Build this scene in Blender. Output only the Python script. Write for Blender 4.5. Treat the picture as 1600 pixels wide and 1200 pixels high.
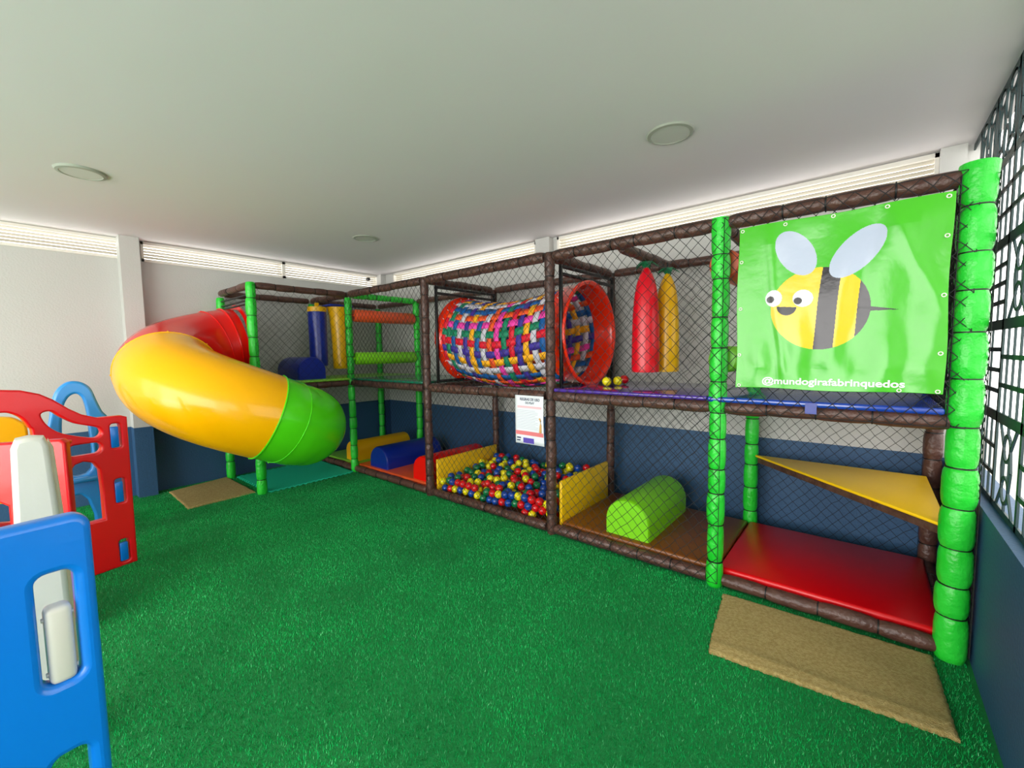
import bpy, bmesh, math, random
import numpy as np
from mathutils import Vector, Matrix
random.seed(7); rng = np.random.default_rng(7)
for o in list(bpy.data.objects): bpy.data.objects.remove(o, do_unlink=True)
SC = bpy.context.scene; COL = SC.collection

# ------------------------------------------------------------------ camera
def cam_axes(yaw, pitch, roll):
    y, p, r = map(math.radians, (yaw, pitch, roll))
    f = np.array([-math.sin(y)*math.cos(p), math.cos(y)*math.cos(p), math.sin(p)])
    rt = np.array([math.cos(y), math.sin(y), 0.0]); up = np.cross(rt, f)
    return math.cos(r)*rt+math.sin(r)*up, -math.sin(r)*rt+math.cos(r)*up, f
RT, UP, FW = cam_axes(39.959, -4.2329, -0.8697)
cam = bpy.data.cameras.new('camera'); cam.lens = 664.6245/1600*36; cam.sensor_width = 36; cam.sensor_fit = 'HORIZONTAL'
cam.clip_start = 0.05; cam.clip_end = 200
camo = bpy.data.objects.new('camera', cam); COL.objects.link(camo)
m = Matrix.Identity(4)
for i in range(3):
    m[i][0] = RT[i]; m[i][1] = UP[i]; m[i][2] = -FW[i]
m[2][3] = 1.5992
camo.matrix_world = m; SC.camera = camo

# ------------------------------------------------------------------ light
W = bpy.data.worlds.new('daylight'); SC.world = W; W.use_nodes = True
bg = W.node_tree.nodes['Background']; bg.inputs[0].default_value = (1.0, 0.985, 0.955, 1); bg.inputs[1].default_value = 2.6
def area(name, loc, target, sx, sy, power, col=(1, 1, 1)):
    l = bpy.data.lights.new(name, 'AREA'); l.shape = 'RECTANGLE'; l.size = sx; l.size_y = sy; l.energy = power; l.color = col
    o = bpy.data.objects.new(name, l); COL.objects.link(o); o.location = loc
    o.rotation_euler = (Vector(target)-Vector(loc)).to_track_quat('-Z', 'Y').to_euler(); return o
area('open_front_daylight', (-2.2, -3.9, 1.9), (-3.0, 3.0, 1.0), 5.5, 2.2, 110, (1.0, 0.99, 0.97))
area('added_bounce_fill', (-2.4, -4.2, .25), (-2.6, 1.5, 3.0), 6.0, 1.6, 130, (1.0, 0.98, 0.95))  # added unseen lamp, stands in for light off the paving to lift the ceiling
area('back_louver_daylight', (-2.9, 4.95, 2.35), (-2.9, 3.9, 3.0), 6.0, .6, 50, (1.0, .97, .9))
area('left_louver_daylight', (-7.2, 1.5, 2.35), (-6.1, 1.5, 3.0), 5.6, .6, 34, (1.0, .97, .9))
SC.view_settings.view_transform = 'Standard'; SC.view_settings.look = 'None'
SC.view_settings.gamma = 1; SC.view_settings.use_curve_mapping = False; SC.view_settings.exposure = 0.55

# ------------------------------------------------------------------ materials
def lin(c):
    c = c/255.0
    return c/12.92 if c <= .04045 else ((c+.055)/1.055)**2.4
def L3(c): return (lin(c[0]), lin(c[1]), lin(c[2]), 1)
def mat(name, rgb, rough=.5, bump=0, bscale=40, rgb2=None, cscale=8, coat=0, metal=0, detail=3, spec=.5, sss=0, stretch=None):
    mt = bpy.data.materials.new(name); mt.use_nodes = True; nt = mt.node_tree; b = nt.nodes['Principled BSDF']
    b.inputs['Base Color'].default_value = L3(rgb); b.inputs['Roughness'].default_value = rough
    b.inputs['Metallic'].default_value = metal; b.inputs['Coat Weight'].default_value = coat; b.inputs['Coat Roughness'].default_value = .08
    b.inputs['Specular IOR Level'].default_value = spec
    if bump or rgb2:
        tc = nt.nodes.new('ShaderNodeTexCoord'); src = tc.outputs['Object']
        if stretch:
            mp = nt.nodes.new('ShaderNodeMapping'); mp.inputs['Scale'].default_value = stretch; nt.links.new(src, mp.inputs[0]); src = mp.outputs[0]
    if rgb2:
        n = nt.nodes.new('ShaderNodeTexNoise'); n.inputs['Scale'].default_value = cscale; n.inputs['Detail'].default_value = detail
        nt.links.new(src, n.inputs['Vector'])
        r = nt.nodes.new('ShaderNodeValToRGB'); r.color_ramp.elements[0].position = .35; r.color_ramp.elements[1].position = .65
        r.color_ramp.elements[0].color = L3(rgb); r.color_ramp.elements[1].color = L3(rgb2)
        nt.links.new(n.outputs['Fac'], r.inputs[0]); nt.links.new(r.outputs[0], b.inputs['Base Color'])
    if bump:
        n = nt.nodes.new('ShaderNodeTexNoise'); n.inputs['Scale'].default_value = bscale; n.inputs['Detail'].default_value = 4
        nt.links.new(src, n.inputs['Vector'])
        bp = nt.nodes.new('ShaderNodeBump'); bp.inputs['Strength'].default_value = bump; bp.inputs['Distance'].default_value = .01
        nt.links.new(n.outputs['Fac'], bp.inputs['Height']); nt.links.new(bp.outputs[0], b.inputs['Normal'])
    return mt
def two_tone(name, top, low, z):
    mt = mat(name, top, .55, bump=.25, bscale=60); nt = mt.node_tree; b = nt.nodes['Principled BSDF']
    g = nt.nodes.new('ShaderNodeNewGeometry'); s = nt.nodes.new('ShaderNodeSeparateXYZ'); nt.links.new(g.outputs['Position'], s.inputs[0])
    c = nt.nodes.new('ShaderNodeMath'); c.operation = 'GREATER_THAN'; c.inputs[1].default_value = z; nt.links.new(s.outputs['Z'], c.inputs[0])
    n = nt.nodes.new('ShaderNodeTexNoise'); n.inputs['Scale'].default_value = 90; nt.links.new(g.outputs['Position'], n.inputs['Vector'])
    lo = nt.nodes.new('ShaderNodeMix'); lo.data_type = 'RGBA'; nt.links.new(n.outputs['Fac'], lo.inputs[0])
    lo.inputs[6].default_value = L3([k*.86 for k in low]); lo.inputs[7].default_value = L3([min(255, k*1.12) for k in low])
    mx = nt.nodes.new('ShaderNodeMix'); mx.data_type = 'RGBA'; nt.links.new(c.outputs[0], mx.inputs[0])
    nt.links.new(lo.outputs[2], mx.inputs[6]); mx.inputs[7].default_value = L3(top)
    nt.links.new(mx.outputs[2], b.inputs['Base Color']); return mt
M = dict(
    wall=two_tone('wall_paint', (197, 197, 193), (44, 84, 122), .812),
    ceil=mat("ceiling_paint", (226, 221, 225), .8, bump=.25, bscale=3, rgb2=(225, 221, 223), cscale=1.2),
    slat=mat('slat_paint', (196, 190, 176), .5), white=mat('white_metal', (236, 232, 222), .45), concrete=mat('concrete', (165, 163, 155), .9, bump=.3),
    turf=mat('turf_base', (0, 128, 58), .9, bump=.8, bscale=300, rgb2=(0, 140, 66), cscale=60),
    brown=mat('brown_vinyl', (78, 50, 42), .38, bump=1.0, bscale=30, rgb2=(94, 64, 54), cscale=14, stretch=(1, 1, 1)),
    green=mat('green_vinyl', (26, 196, 42), .35, bump=.8, bscale=26, rgb2=(46, 212, 60), cscale=7),
    tie=mat('black_tie', (12, 14, 14), .5), net=mat('net_cord', (24, 26, 28), .7),
    steel=mat('black_steel', (14, 14, 16), .35),
    sred=mat('red_plastic', (232, 14, 10), .2, coat=.2, spec=.4), syel=mat('yellow_plastic', (255, 184, 0), .2, coat=.15, spec=.35),
    sgrn=mat('green_plastic', (82, 222, 22), .22, coat=.15, spec=.35), ring=mat('ring_plastic', (240, 44, 8), .22, coat=.4),
    deckp=mat('purple_vinyl', (74, 44, 150), .15, coat=.6), deckb=mat('blue_vinyl', (22, 62, 160), .2, coat=.6),
    deckg=mat('dark_green_vinyl', (20, 110, 84), .25, coat=.4), deckl=mat('lime_vinyl', (130, 200, 60), .35),
    mred=mat('red_vinyl', (214, 0, 12), .32, bump=.12, bscale=6), mbro=mat('chestnut_vinyl', (126, 70, 18), .35, bump=.12, bscale=6),
    mora=mat('orange_vinyl', (226, 86, 40), .35, bump=.12, bscale=6), myel=mat('yellow_vinyl', (236, 176, 8), .38, bump=.25, bscale=8),
    mblu=mat('navy_vinyl', (14, 40, 140), .3, bump=.2, bscale=8), mlim=mat('lime_green_vinyl', (128, 214, 22), .38, bump=.25, bscale=8),
    yboard=mat('yellow_board', (255, 204, 20), .35, bump=.2, bscale=8),
    teal=mat('teal_foam', (20, 200, 158), .6, bump=.4, bscale=120), bagr=mat('bag_red', (222, 8, 32), .28, bump=.3, bscale=12),
    bagy=mat('bag_yellow', (236, 180, 8), .3, bump=.35, bscale=12), leaf=mat('leaf_green', (8, 120, 74), .5),
    carpet=mat('beige_carpet', (172, 146, 84), .95, bump=1, bscale=220, rgb2=(196, 172, 112), cscale=70),
    tred=mat('toy_red', (232, 6, 22), .3, bump=.15, bscale=10, coat=.3), tblu=mat('toy_blue', (8, 122, 222), .28, bump=.2, bscale=9, coat=.3),
    tsky=mat('toy_sky_blue', (38, 142, 222), .3, coat=.3), tyel=mat('toy_yellow', (246, 186, 8), .3, coat=.3),
    cream=mat('cream_plastic', (214, 212, 200), .35, bump=.2, bscale=12),
    grille=mat('grille_paint', (30, 54, 56), .5), glass=mat('lamp_diffuser', (205, 206, 200), .4),
    lampring=mat('lamp_ring', (160, 164, 152), .45), dark=mat('dark_plastic', (40, 40, 42), .5))
for n_, c_ in dict(red=(216, 12, 22), blue=(10, 66, 160), yellow=(238, 224, 16), green=(4, 118, 66)).items():
    M['ball_'+n_] = mat('ball_'+n_, c_, .25, coat=.3)

# ------------------------------------------------------------------ mesh helpers
ORG = {}
def link(name, me, parent=None, origin=None, label=None, cat=None, group=None, kind=None, shift=True):
    o = bpy.data.objects.new(name, me); COL.objects.link(o)
    if parent is not None:
        org = ORG[parent.name]; o.parent = parent; ORG[o.name] = org
    else:
        org = Vector(origin) if origin is not None else Vector((0, 0, 0)); o.location = org; ORG[o.name] = org
    if me is not None and shift: me.transform(Matrix.Translation(-org))
    for k, v in (('label', label), ('category', cat), ('group', group), ('kind', kind)):
        if v: o[k] = v
    return o
def thing(name, loc, label, cat, group=None): return link(name, None, None, loc, label, cat, group)
class MB:
    def __init__(s): s.v = []; s.f = []; s.mi = []
    def add(s, vs, fs, mi=0):
        b = len(s.v); s.v += [tuple(p) for p in vs]; s.f += [tuple(i+b for i in f) for f in fs]; s.mi += [mi]*len(fs)
    def box(s, a, b, mi=0):
        x0, y0, z0 = a; x1, y1, z1 = b
        s.add([(x0,y0,z0),(x1,y0,z0),(x1,y1,z0),(x0,y1,z0),(x0,y0,z1),(x1,y0,z1),(x1,y1,z1),(x0,y1,z1)],
              [(0,3,2,1),(4,5,6,7),(0,1,5,4),(1,2,6,5),(2,3,7,6),(3,0,4,7)], mi)
    def bar(s, a, b, w, t, nrm, mi=0):      # rectangular bar a->b, width w in plane, thickness t along nrm
        a = Vector(a); b = Vector(b); d = (b-a).normalized(); n = Vector(nrm).normalized(); u = d.cross(n).normalized()
        vs = []
        for p in (a, b):
            for su, sn in ((-1,-1),(1,-1),(1,1),(-1,1)): vs.append(p+u*su*w/2+n*sn*t/2)
        s.add(vs, [(0,1,2,3),(7,6,5,4),(0,4,5,1),(1,5,6,2),(2,6,7,3),(3,7,4,0)], mi)
    def sweep(s, pts, rad, seg=16, mi=0, cap=True, closed=False, up=(0,0,1), sx=1, sy=1):
        pts = [Vector(p) for p in pts]; n = len(pts)
        if not hasattr(rad, '__len__'): rad = [rad]*n
        b = len(s.v)
        for i, p in enumerate(pts):
            if closed: t = pts[(i+1) % n]-pts[i-1]
            else: t = pts[min(i+1, n-1)]-pts[max(i-1, 0)]
            t.normalize(); u = Vector(up).cross(t)
            if u.length < 1e-4: u = Vector((1,0,0)).cross(t)
            u.normalize(); w = t.cross(u)
            for k in range(seg):
                a = 2*math.pi*k/seg; s.v.append(tuple(p+u*math.cos(a)*rad[i]*sx+w*math.sin(a)*rad[i]*sy))
        m_ = n if closed else n-1
        for i in range(m_):
            for k in range(seg):
                j = (i+1) % n; k2 = (k+1) % seg
                s.f.append((b+i*seg+k, b+i*seg+k2, b+j*seg+k2, b+j*seg+k)); s.mi.append(mi if not callable(mi) else mi(i))
        if cap and not closed:
            s.f.append(tuple(b+k for k in reversed(range(seg)))); s.mi.append(mi if not callable(mi) else mi(0))
            s.f.append(tuple(b+(n-1)*seg+k for k in range(seg))); s.mi.append(mi if not callable(mi) else mi(n-2))
    def mesh(s, name, mats, smooth=True, angle=35):
        me = bpy.data.meshes.new(name); me.from_pydata(s.v, [], s.f); me.update()
        for x in mats: me.materials.append(x)
        me.polygons.foreach_set('material_index', s.mi)
        if smooth:
            me.polygons.foreach_set('use_smooth', [True]*len(s.f)); me.set_sharp_from_angle(angle=math.radians(angle))
        return me
def bevel(me, w, seg=2):
    bm = bmesh.new(); bm.from_mesh(me); bmesh.ops.remove_doubles(bm, verts=bm.verts, dist=1e-5)
    es = [e for e in bm.edges if len(e.link_faces) == 2 and e.calc_face_angle(0) > math.radians(30)]
    bmesh.ops.bevel(bm, geom=es, offset=w, segments=seg, affect='EDGES', profile=.5)
    for f in bm.faces: f.smooth = True
    bm.to_mesh(me); bm.free(); me.set_sharp_from_angle(angle=math.radians(50)); return me
def boxmesh(name, a, b, mt, bw=0, seg=2):
    mb = MB(); mb.box(a, b); me = mb.mesh(name, [mt], smooth=False)
    return bevel(me, bw, seg) if bw else me
def catmull(pts, n=6, closed=True):
    out = []; N = len(pts)
    rg = range(N) if closed else range(N-1)
    for i in rg:
        g = (lambda k: pts[k % N]) if closed else (lambda k: pts[min(max(k, 0), N-1)])
        p0, p1, p2, p3 = [np.array(g(i+k), float) for k in (-1, 0, 1, 2)]
        for t in np.linspace(0, 1, n, endpoint=False):
            out.append(tuple(.5*((2*p1)+(-p0+p2)*t+(2*p0-5*p1+4*p2-p3)*t*t+(-p0+3*p1-3*p2+p3)*t**3)))
    if not closed: out.append(tuple(pts[-1]))
    return out
def rrect(x0, y0, x1, y1, r, n=5):
    out = []
    for cx, cy, a0 in ((x1-r, y0+r, -90), (x1-r, y1-r, 0), (x0+r, y1-r, 90), (x0+r, y0+r, 180)):
        for k in range(n+1):
            a = math.radians(a0+90*k/n); out.append((cx+r*math.cos(a), cy+r*math.sin(a)))
    return out
def plate(name, outer, holes, depth, bev, mt, base, dr):   # 2D outline (s, z) with holes, extruded to depth
    cu = bpy.data.curves.new(name, 'CURVE'); cu.dimensions = '2D'; cu.fill_mode = 'BOTH'
    cu.extrude = depth/2-bev; cu.bevel_depth = bev; cu.bevel_resolution = 2; cu.offset = -bev
    for pts in [outer]+holes:
        sp = cu.splines.new('POLY'); sp.points.add(len(pts)-1); sp.use_cyclic_u = True
        for q, p in zip(sp.points, pts): q.co = (p[0], p[1], 0, 1)
    o = bpy.data.objects.new(name, cu); COL.objects.link(o)
    bpy.context.view_layer.update()
    me = bpy.data.meshes.new_from_object(o.evaluated_get(bpy.context.evaluated_depsgraph_get()))
    bpy.data.objects.remove(o, do_unlink=True); bpy.data.curves.remove(cu)
    d = Vector((dr[0], dr[1], 0)).normalized(); n = d.cross(Vector((0,0,1)))
    mm = Matrix(((d.x, 0, n.x, base[0]), (d.y, 0, n.y, base[1]), (0, 1, 0, base[2] if len(base) > 2 else 0), (0, 0, 0, 1)))
    me.transform(mm); me.materials.clear(); me.materials.append(mt)
    for p in me.polygons: p.use_smooth = True
    me.set_sharp_from_angle(angle=math.radians(40)); return me

# ------------------------------------------------------------------ the room
XL, XR, YB, H, ZW = -6.5, .45, 4.29, 2.948, .81
LZ0, LZ1 = 2.735, 2.925
fl = MB(); fl.box((XL-.15, -5.5, -.2), (XR+.15, YB+.15, 0)); link('floor', fl.mesh('floor', [M['turf']], False), kind='structure')
ap = MB(); ap.box((-14, -14, -.25), (8, -5.5, -.02)); ap.box((XR+.15, -5.5, -.25), (8, 12, -.02)); link('trim_1', ap.mesh('outdoor_paving', [M['concrete']], False), kind='structure', label='pale paved ground outside the room')
n = 120
xs = np.linspace(XL-.15, XR+.15, n); ys = np.linspace(-3.2, YB+.15, n); vs = []
for y in ys:
    for x in xs: vs.append((x, y, H+.004*math.sin(x*1.3+y*.7)*math.sin(y*1.1-x*.3)))
fs = [(j*n+i, (j+1)*n+i, (j+1)*n+i+1, j*n+i+1) for j in range(n-1) for i in range(n-1)]
cb = MB(); cb.add(vs, fs); cb.box((XL-.15, -3.2, H+.02), (XR+.15, YB+.15, H+.15)); link('ceiling', cb.mesh('ceiling', [M['ceil']]), kind='structure')
def wall(name, segs):
    mb = MB()
    for a, b in segs: mb.box(a, b)
    return link(name, mb.mesh(name, [M['wall']], False), kind='structure')
Lw = [(-3.1, -1.25), (-1.1, .93), (1.13, 2.66), (2.70, 4.19)]; Bw = [(-6.12, -3.19), (-2.84, .31)]
sg = [((XL-.15, -3.2, 0), (XL, YB, LZ0)), ((XL-.15, -3.2, LZ1), (XL, YB, H+.01))]
e = [-3.2]+[v for w in Lw for v in w]+[YB]
for i in range(0, len(e), 2): sg.append(((XL-.15, e[i], LZ0), (XL, e[i+1], LZ1)))
wall('wall_left', sg)
sg = [((XL-.15, YB, 0), (XR+.15, YB+.15, LZ0)), ((XL-.15, YB, LZ1), (XR+.15, YB+.15, H+.01))]
e = [XL-.15]+[v for w in Bw for v in w]+[XR+.15]
for i in range(0, len(e), 2): sg.append(((e[i], YB, LZ0), (e[i+1], YB+.15, LZ1)))
wall('wall_back', sg)
wall('wall_right', [((XR, -1.0, 0), (XR+.15, YB, ZW)), ((XR, -1.0, ZW), (XR+.15, .3, H+.01))])
for i, (y0, y1) in enumerate([(.90, 1.07)]):
    link('trim_2', boxmesh('column', (XL-.01, y0, 0), (XL+.17, y1, H), M['wall']), kind='structure')
link('trim_3', boxmesh('column', (-3.12, YB-.09, 0), (-2.92, YB+.01, H), M['wall']), kind='structure')
link('trim_4', boxmesh('column', (XR-.12, YB-.07, 0), (XR+.01, YB+.01, H), M['wall']), kind='structure')
link('trim_5', boxmesh('column', (XL-.01, YB-.1, 0), (XL+.13, YB+.01, H), M['wall']), kind='structure')
k = 0
def louver(a0, a1, axis):
    global k; k += 1
    def P(a, d, z): return (XL-d, a, z) if axis == 'y' else (a, YB+d, z)
    fr = MB()
    w = .022
    for z0, z1 in ((LZ0-.018, LZ0+.012), (LZ1-.012, LZ1+.018)):
        fr.box(tuple(map(min, P(a0-.02, -.012, z0), P(a1+.02, .11, z0))), tuple(map(max, P(a0-.02, -.012, z1), P(a1+.02, .11, z1))))
    for aa in (a0-.02, a1-.002):
        fr.box(tuple(map(min, P(aa, -.012, LZ0-.018), P(aa+w, .11, LZ0-.018))), tuple(map(max, P(aa, -.012, LZ1+.018), P(aa+w, .11, LZ1+.018))))
    o = link('window_%d' % k, fr.mesh('louver_frame', [M['white']], False), kind='structure')
    sl = MB(); ns = 5
    for i in range(ns):
        z = LZ0+.02+(LZ1-LZ0-.03)*(i+.5)/ns
        q = [P(a0, .010, z+.007), P(a0, .045, z-.008), P(a1, .045, z-.008), P(a1, .010, z+.007)]
        q2 = [(x, y, zz+.004) for x, y, zz in q]
        sl.add(q+q2, [(0,1,2,3),(7,6,5,4),(0,4,5,1),(1,5,6,2),(2,6,7,3),(3,7,4,0)])
    link('louver_slats', sl.mesh('louver_slats', [M['slat']], False), parent=o)
for a, b in Lw: louver(a, b, 'y')
for a, b in Bw: louver(a, b, 'x')

# grille on the right wall: painted iron bars in bands
gr = thing('window_grille', (XR+.05, 2.2, ZW), 'dark teal iron window grille of rings, ovals and square bars above right blue wall', 'grille')
GX = XR+.05
def gbar(mb, y0, z0, y1, z1, w=.014): mb.bar((GX, y0, z0), (GX, y1, z1), w, .008, (1, 0, 0))
def gell(mb, y, z, ry, rz, w=.016, n=24):
    pts = [(y+ry*math.cos(2*math.pi*i/n), z+rz*math.sin(2*math.pi*i/n)) for i in range(n)]
    for i in range(n): a = pts[i]; b = pts[(i+1) % n]; gbar(mb, a[0], a[1], b[0], b[1], w)
Y0, Y1, PW = .3, YB, .45
fb = MB()
for z, w in ((ZW+.015, .03), (1.25, .05), (1.70, .05), (2.11, .05), (2.53, .04), (H-.02, .04)): gbar(fb, Y0, z, Y1, z, w)
yy = 3.13; edges = sorted([yy+PW*i for i in range(-6, 3)])
for y in edges: gbar(fb, y, ZW, y, H, .03)
link('frame_bars', fb.mesh('frame_bars', [M['grille']], False), parent=gr)
for i, y in enumerate(edges[:-1]):
    y1 = y+PW; c = y+PW/2
    mb = MB(); odd = (i % 2 == 1)
    def rings(z0, z1):
        zc = (z0+z1)/2; dz = (z1-z0)
        for s in (-1, 1):
            gell(mb, c, zc+s*dz*.24, .06, .06)
            for q in (-1, 1):
                gbar(mb, c+q*.06, zc+s*dz*.24, c+q*.15, zc+s*dz*.5); gbar(mb, c+q*.06, zc+s*dz*.24, c+q*.085, zc)
            gbar(mb, c, zc+s*dz*.24+s*.06, c, zc+s*dz*.5)
        gbar(mb, c-.05, zc-.08, c-.05, zc+.08, .01); gbar(mb, c+.05, zc-.08, c+.05, zc+.08, .01)
    def grid(z0, z1, nv, nh):
        for q in range(1, nv+1): gbar(mb, y+PW*q/(nv+1), z0, y+PW*q/(nv+1), z1, .010)
        for q in range(1, nh+1): gbar(mb, y, z0+(z1-z0)*q/(nh+1), y1, z0+(z1-z0)*q/(nh+1), .022)
    if odd: rings(.83, 1.23); grid(1.27, 1.68, 3, 2); rings(1.72, 2.09)
    else: grid(.83, 1.23, 3, 2); grid(1.27, 1.68, 1, 3); grid(1.72, 2.09, 2, 3)
    grid(2.13, 2.51, 3, 2)
    for q in (-.11, .11):
        gell(mb, c+q, 2.73, .06, .11, .016); gell(mb, c+q, 2.885, .07, .04, .014); gell(mb, c+q, 2.585, .07, .035, .014)
    gell(mb, c, 2.64, .05, .075, .014); gell(mb, c, 2.83, .05, .075, .014)
    for q in (-1, 1):
        gbar(mb, c+q*PW/2, 2.55, c+q*.165, 2.73, .02); gbar(mb, c+q*PW/2, 2.92, c+q*.165, 2.73, .02)
    link('bar_panel', mb.mesh('bar_panel', [M['grille']], False), parent=gr)

# ceiling lights
def downlight(x, y, label):
    t = thing('ceiling_light', (x, y, H-.03), label, 'ceiling light', 'round recessed ceiling lights')
    mb = MB(); N = 48; r0, r1 = .112, .145; vs = []
    for r, z in ((r0, H-.008), (r0+.004, H-.013), (r1-.01, H-.010), (r1, H+.004)):
        vs += [(x+r*math.cos(2*math.pi*i/N), y+r*math.sin(2*math.pi*i/N), z) for i in range(N)]
    mb.add(vs, [(j*N+i, j*N+(i+1) % N, (j+1)*N+(i+1) % N, (j+1)*N+i) for j in range(3) for i in range(N)])
    link('trim_ring', mb.mesh('trim_ring', [M['lampring']]), parent=t)
    mb = MB(); mb.sweep([(x, y, H-.010), (x, y, H-.003)], .114, 48); link('diffuser', mb.mesh('diffuser', [M['glass']]), parent=t)
downlight(-4.42, .455, 'round unlit ceiling light above the red end of the tube slide, leftmost')
downlight(-1.0, 2.765, 'round unlit ceiling light nearest the bee banner')
downlight(-4.52, 2.79, 'small-looking round unlit ceiling light in front of the far corner')
mb = MB(); mb.sweep([(XL+.0, 4.02, 2.86), (XL+.05, 4.02, 2.86)], [.03, .026], 20, up=(0, 1, 0))
link('sensor', mb.mesh('sensor', [M['dark']]), origin=(XL, 4.02, 2.86), label='small round dark sensor on the louver at the far corner', cat='sensor')

# artificial grass fibres
NB = 420000
def blades():
    u = rng.random(NB); 
    # denser towards the viewer's side where fibres show
    x = XL+.02+(XR-XL-.04)*rng.random(NB); y = -1.2+(4.2)*rng.random(NB)**.9
    far = rng.random(NB)
    bad = np.zeros(NB, bool)
    for poly in ([(-.585, 2.295), (.326, 2.382), (.295, 2.95), (-.66, 2.90)], [(-5.45, 1.16), (-5.48, 1.79), (-6.45, 1.79), (-6.29, 1.175)], [(-6.33, 1.9), (-5.32, 1.9), (-5.32, 2.94), (-6.33, 2.94)]):
        ins = np.zeros(NB, bool)
        for i in range(4):
            (xa, ya), (xb, yb) = poly[i], poly[i-1]; ins ^= ((ya > y) != (yb > y)) & (x < (xb-xa)*(y-ya)/((yb-ya)+1e-12)+xa)
        bad |= ins
    y = np.where(bad, -1.0+2.0*rng.random(NB), y)
    ang = rng.random(NB)*2*np.pi; h = .008+.010*rng.random(NB); w = .0010+.0009*rng.random(NB); lean = .008*rng.random(NB)
    la = rng.random(NB)*2*np.pi
    dx = np.cos(ang)*w; dy = np.sin(ang)*w
    v = np.empty((NB, 3, 3)); v[:, 0] = np.c_[x-dx, y-dy, np.zeros(NB)]; v[:, 1] = np.c_[x+dx, y+dy, np.zeros(NB)]
    v[:, 2] = np.c_[x+np.cos(la)*lean, y+np.sin(la)*lean, h]
    me = bpy.data.meshes.new('grass'); me.vertices.add(NB*3); me.vertices.foreach_set('co', v.ravel())
    me.loops.add(NB*3); me.loops.foreach_set('vertex_index', np.arange(NB*3, dtype=np.int32))
    me.polygons.add(NB); me.polygons.foreach_set('loop_start', np.arange(0, NB*3, 3, dtype=np.int32))
    for c in (((0, 178, 82), .5), ((0, 202, 100), .45), ((110, 230, 150), .35)): me.materials.append(mat('turf_fibre', c[0], c[1], rgb2=tuple(int(k*.78) for k in c[0]), cscale=1.6, detail=5))
    r = rng.random(NB); me.polygons.foreach_set('material_index', np.where(r < .52, 0, np.where(r < .96, 1, 2)).astype(np.int32))
    me.update(calc_edges=True); return me
link('turf_fibres', blades(), label='short bright green artificial grass covering the floor', cat='artificial grass', kind='stuff')

# ------------------------------------------------------------------ the play frame
YF, YR, ZT, ZD = 3.01, 4.13, 2.4, 1.222
X0, X1, X2, X3, X4, XW, YP = -5.36, -3.75, -2.09, -.75, .37, -6.40, 1.84
PF = thing('playground_frame', (-3, 3.5, 0), 'long two-level padded indoor playground frame with brown and green foam-wrapped poles and black netting', 'playground structure')
def pad(name, a, b, r, mt, seglen=.2, wob=.003, flare=False):
    a = Vector(a); b = Vector(b); Ln = (b-a).length; ns = max(1, round(Ln/seglen)); d = (b-a)/Ln
    side = d.cross(Vector((0.3, .2, .93))).normalized(); up_ = d.cross(side)
    cuts = [0]
    for i in range(1, ns): cuts.append(i/ns+random.uniform(-.18, .18)/ns)
    cuts.append(1.0); mb = MB(); pts = []; rad = []
    for i in range(ns):
        t0, t1 = cuts[i], cuts[i+1]; off = side*random.uniform(-wob, wob)+up_*random.uniform(-wob, wob); rr = r*random.uniform(.94, 1.05)
        for q in (0.0, .04, .12, .28, .5, .72, .88, .96, 1.0):
            if q == 1.0 and i < ns-1: continue
            e_ = 1-abs(2*q-1)**3
            pts.append(a+(b-a)*(t0+(t1-t0)*q)+off*e_); rad.append(rr*(.83+.17*min(1, e_*1.3)) if not (flare and i == ns-1 and q > .5) else rr*(1+.12*(q-.5)))
    mb.sweep(pts, rad, 16, up=side)
    for c in cuts[1:-1]:
        p = a+(b-a)*c; ring = [p+(side*math.cos(t)+up_*math.sin(t))*r*.86 for t in np.linspace(0, 2*math.pi, 18, endpoint=False)]
        mb.sweep(ring, .0045, 5, mi=1, closed=True, up=d)
    return link(name, mb.mesh(name, [mt, M['tie']], angle=60), parent=PF)
G, B = M['green'], M['brown']; rg_, rb_ = .054, .043
for x, y, c, r, zt in ((X0, YF, G, .048, ZT-.04), (X1, YF, B, .045, ZT+.03), (X2, YF, B, .045, ZT+.03), (X3, YF, G, .054, ZT+.03), (X4, YF, G, .064, ZT+.05),
                   (XW, YR, G, .048, ZT-.04), (X0, YR, G, .048, ZT), (X1, YR, B, .043, ZT), (X2, YR, B, .043, ZT), (X3, YR, G, .056, ZT), (X4, YR, B, .052, ZT),
                   (XW, YP, G, .05, ZT-.05), (X0, YP, G, .053, ZT+.03), (XW, YF, G, .046, ZT-.04)):
    pad('post', (x, y, .0), (x, y, zt), r, c, .2, flare=(y == YF and x in (X3, X4)))
fx = [XW, X0, X1, X2, X3, X4]
for x0, x1 in zip(fx[:-1], fx[1:]):
    for z, y, r in ((ZT, YF, .046), (ZT, YR, .042), (ZD, YF, .044), (ZD, YR, .04), (.055, YF, .043)):
        if x0 == XW and y == YF and z == ZT: pass
        pad('rail', (x0+.05, y, z), (x1-.05, y, z), r, B, .24)
for x, y0, y1, z, c in [(x, YF, YR, ZT, (G if x == X0 else B)) for x in fx]+[(XW, YP, YF, ZT, B), (X0, YP, YF, ZT, B), (XW, YP, YF, ZD, B), (X0, YP, YF, ZD, B), (X3, YF, YR, ZD, B), (X4, YF, YR, ZD, B), (X2, YF, YR, ZD, B), (X1, YF, YR, ZD, B), (X4, YF, YR, .055, B)]:
    pad('rail', (x, y0+.05, z), (x, y1-.05, z), .042, c, .22)
for z in (ZT, ZD): pad('rail', (XW+.05, YP, z), (X0-.05, YP, z), .042, B, .3)
pad('rail', (-1.46, YF+.05, ZT-.02), (-1.46, YR-.05, ZT-.02), .042, B, .24)
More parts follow.
